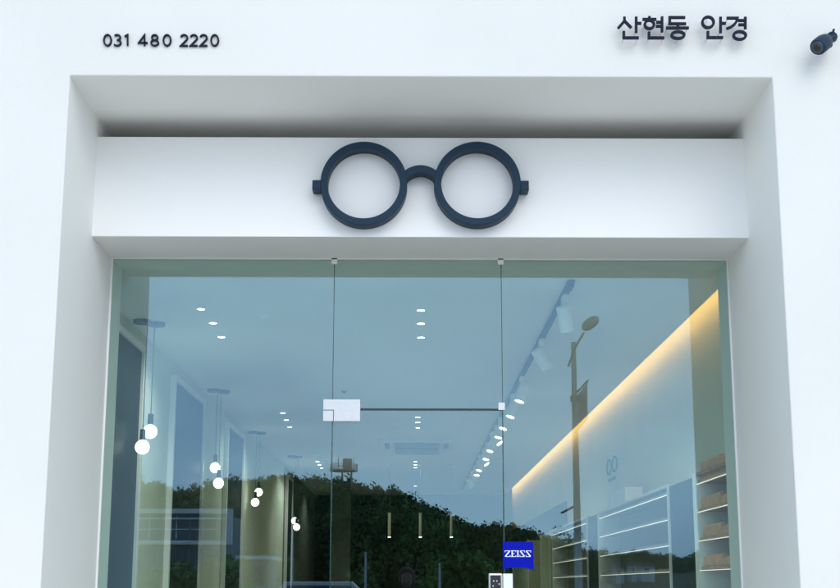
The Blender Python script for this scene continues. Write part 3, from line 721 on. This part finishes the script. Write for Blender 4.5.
# street lamp with banner
VL = 37.0; YL = mir(VL)
bt, top = at(575, 585, VL), at(573.4, 342, VL); xp = top.x
sl = thing('street_lamp', (xp, YL, .11), 'grey street lamp with slanted oval head and side banner across the road', 'street lamp')
MB().tube([(xp, YL, .11), (xp, YL, top.z)], [.115, .068], 16).build('pole', M['concrete'], sl, smooth=True)
MB().tube([(xp, YL, .111), (xp, YL, .6)], [.2, .14], 16).build('pole_base', M['concrete'], sl)
a1, a2 = at(568, 367, VL), at(583.5, 333, VL); a1.y = a2.y = YL+.10
MB().tube([a1, (a1+a2)/2+Vector((-.04, 0, .03)), a2], .032, 10).build('arm', M['lampm'], sl, smooth=True)
h1, h2 = at(581.5, 330, VL), at(598.5, 317.5, VL); h1.y = h2.y = YL+.10
hc = (h1+h2)/2; hx = (h2-h1).normalized(); hl = (h2-h1).length/2; hn = Vector((-hx.z, 0, hx.x))
hm = MB()
n = 20; o = 0
for i in range(9):
    t = -1+2*i/8; r_ = max(.04, (1-t*t)**.5)
    for k in range(n):
        a = 2*math.pi*k/n; v = hc+hx*hl*t+hn*(.155*r_*math.cos(a))+Vector((0, .16*r_*math.sin(a), 0)); hm.v.append(tuple(v))
for i in range(8):
    for k in range(n): hm.f.append((i*n+k, i*n+(k+1) % n, (i+1)*n+(k+1) % n, (i+1)*n+k))
hm.f += [tuple(range(n))[::-1], tuple(8*n+k for k in range(n))]
hm.build('lamp_head', M['lampm'], sl, smooth=True)
e1, e2 = at(571.5, 398, VL), at(588.5, 380, VL); e1.y = e2.y = YL
MB().tube([e1, e2], .03, 8).box(xp-.11, xp+.11, YL-.11, YL+.11, e1.z-.08, e1.z+.06).build('banner_bracket', M['lampm'], sl)
q0_, q1_ = at(576.5, 396, VL), at(587.5, 383, VL); q2_, q3_ = at(588, 419, VL), at(577, 432, VL)
bn = MB().prism([(q3_.x, q3_.z), (q2_.x, q2_.z), (q1_.x, q1_.z), (q0_.x, q0_.z)], YL-.006, YL+.006).build('banner', M['banner'], sl)
q = at(583.5, 403, VL)
pr = MB().box(q.x-.1, q.x+.07, YL+.0065, YL+.009, q.z-.3, q.z+.26).build('banner_print', M['lampm'], bn)
q1b, q2b = at(561.5, 513, VL), at(575, 506, VL); MB().tube([(q1b.x, YL, q1b.z), (q2b.x, YL, q2b.z)], .03, 8).build('side_bracket', M['lampm'], sl)
# slender posts
for px, top_, V, lb in ((293, 531, 45, 'thin grey post under the deepest globe pendant'), (366, 552, 48, 'thin short post left of the photographer reflection'), (440, 563, 46, 'thin pale post right of the photographer reflection')):
    p = at(px, top_, V); o_ = MB().tube([(p.x, mir(V), 0), (p.x, mir(V), p.z)], [.05, .035], 10).build('metal_post', M['chrome']); tag(o_, lb, 'post', 'thin posts across the road')

# parked vehicles on the far side
def car(X, Y, paint, label, tall):
    c = thing('parked_car', (X, Y, 0), label, 'car', 'vehicles parked across the road')
    L_, h_ = 2.2, (1.6 if tall else 1.45)
    body = [(-L_, .3), (L_, .3), (L_+.03, .75), (L_-.5, .92), (L_*.42, 1.0 if not tall else 1.15), (L_*.2, h_), (-L_*.75, h_), (-L_*.98, .98), (-L_-.02, .7)]
    MB().prism([(X+a, b) for a, b in body], Y-.82, Y+.82).build('body', paint, c, bevel=.05)
    MB().prism([(X+L_*.36, 1.03), (X+L_*.18, h_-.12), (X-L_*.70, h_-.12), (X-L_*.86, 1.03)][::-1], Y-.835, Y+.835).build('window', M['bglass'], c)
    for sx in (-1.35, 1.35):
        for sy in (-.78, .78):
            wh = MB().tube([(X+sx, Y+sy-.11, .33), (X+sx, Y+sy+.11, .33)], .33, 20).build('wheel', M['tyre'], c)
    for sy in (-.55, .55): MB().box(X+L_-.02, X+L_+.035, Y+sy-.15, Y+sy+.15, .62, .76).build('headlight', M['white'], c)
car(txp(304, 46), mir(46), M['carb'], 'blue car parked across the road beside the white van', False)
car(txp(345, 45)-.2, mir(45), M['carp'], 'white van parked across the road', True)
wl = MB().box(-60, 30, mir(54)-.2, mir(54), -.2, 1.2).build('boundary_wall', M['bwall']); tag(wl, 'low pale boundary wall across the road', 'wall')

# ================================================================== THE PHOTOGRAPHER
PX, PY = at(407, 577, 2*YG+.42).x, -.42
P = thing('person', (PX, PY, -.04), 'person in dark jacket with brown hair raising a phone, mirrored in the door', 'person')
def skinmesh(name, joints, edges, m, parent, sub=2):
    me = bpy.data.meshes.new(name); me.from_pydata([j[:3] for j in joints], edges, []); me.materials.append(m)
    o = bpy.data.objects.new(name, me); col.objects.link(o)
    sk = o.modifiers.new('skin', 'SKIN'); sk.use_smooth_shade = True
    for v, j in zip(me.skin_vertices[0].data, joints):
        r_ = j[3]; v.radius = (r_, j[4] if len(j) > 4 else r_)
    me.skin_vertices[0].data[0].use_root = True
    s2 = o.modifiers.new('sub', 'SUBSURF'); s2.levels = sub; s2.render_levels = sub
    o.parent = parent; return o
J = [(0, 0, .95, .15, .11), (0, 0, 1.15, .13, .10), (0, .01, 1.33, .16, .11), (0, 0, 1.45, .07, .06), (0, .02, 1.53, .055, .055),
     (.17, 0, 1.40, .06), (.23, .08, 1.18, .045), (.10, .30, 1.40, .032), (-.17, 0, 1.40, .06), (-.23, .08, 1.18, .045), (-.10, .30, 1.40, .032),
     (.09, 0, .88, .09), (.10, .02, .50, .062), (.10, -.02, .12, .045), (-.09, 0, .88, .09), (-.10, .02, .50, .062), (-.10, -.02, .12, .045), (.10, .10, .05, .04), (-.10, .10, .05, .04)]
E_ = [(0,1),(1,2),(2,3),(3,4),(2,5),(5,6),(6,7),(2,8),(8,9),(9,10),(0,11),(11,12),(12,13),(0,14),(14,15),(15,16),(13,17),(16,18)]
skinmesh('body', J, E_, M['jacket'], P)
hd = skinmesh('head', [(0, .03, 1.50, .05), (0, .02, 1.56, .075, .085), (0, .015, 1.64, .078, .09), (0, .01, 1.69, .06, .07), (0, .105, 1.595, .014)], [(0,1),(1,2),(2,3),(1,4)], M['skin'], P)
hr = MB().ball((0, -.02, 1.655), .095, .10, .085).ball((0, -.06, 1.59), .085, .06, .10).build('hair', M['hair'], None, smooth=True); hr.parent = P
for sx in (-1, 1):
    MB().ball((sx*.03, .095, 1.625), .013, .008, .008, 10, 6).build('eye', M['hair'], None, smooth=True).parent = P
    MB().ball((sx*.082, .01, 1.60), .012, .02, .03, 10, 6).build('ear', M['skin'], None, smooth=True).parent = P
MB().ball((0, .092, 1.555), .025, .01, .007, 10, 6).build('mouth', M['hair'], None, smooth=True).parent = P
for sx in (-1, 1):
    js = [(sx*.095, .31, 1.41, .03, .016), (sx*.085, .36, 1.45, .032, .014)]; ed = [(0, 1)]
    for k in range(4):
        b0_ = len(js); l = (.028, .033, .031, .024)[k]; x = sx*(.088+.0)-sx*.0; z = 1.43+.018*k
        js += [(sx*.08, .375, z, .009), (sx*(.078), .375+l*.4, z+.005, .0085), (sx*.06, .378+l*.45, z+.008, .008), (sx*.045, .372+l*.2, z+.008, .007)]
        ed += [(1, b0_), (b0_, b0_+1), (b0_+1, b0_+2), (b0_+2, b0_+3)]
    b0_ = len(js); js += [(sx*.07, .345, 1.42, .011), (sx*.052, .35, 1.44, .009), (sx*.04, .36, 1.455, .008)]; ed += [(0, b0_), (b0_, b0_+1), (b0_+1, b0_+2)]
    skinmesh('hand', js, ed, M['skin'], P, 1)
ph = MB().box(PX-.055, PX+.09, -.048, -.040, 1.40, 1.475).build('mobile_phone', M['black'], bevel=.003); tag(ph, 'black mobile phone held up by the photographer', 'phone')
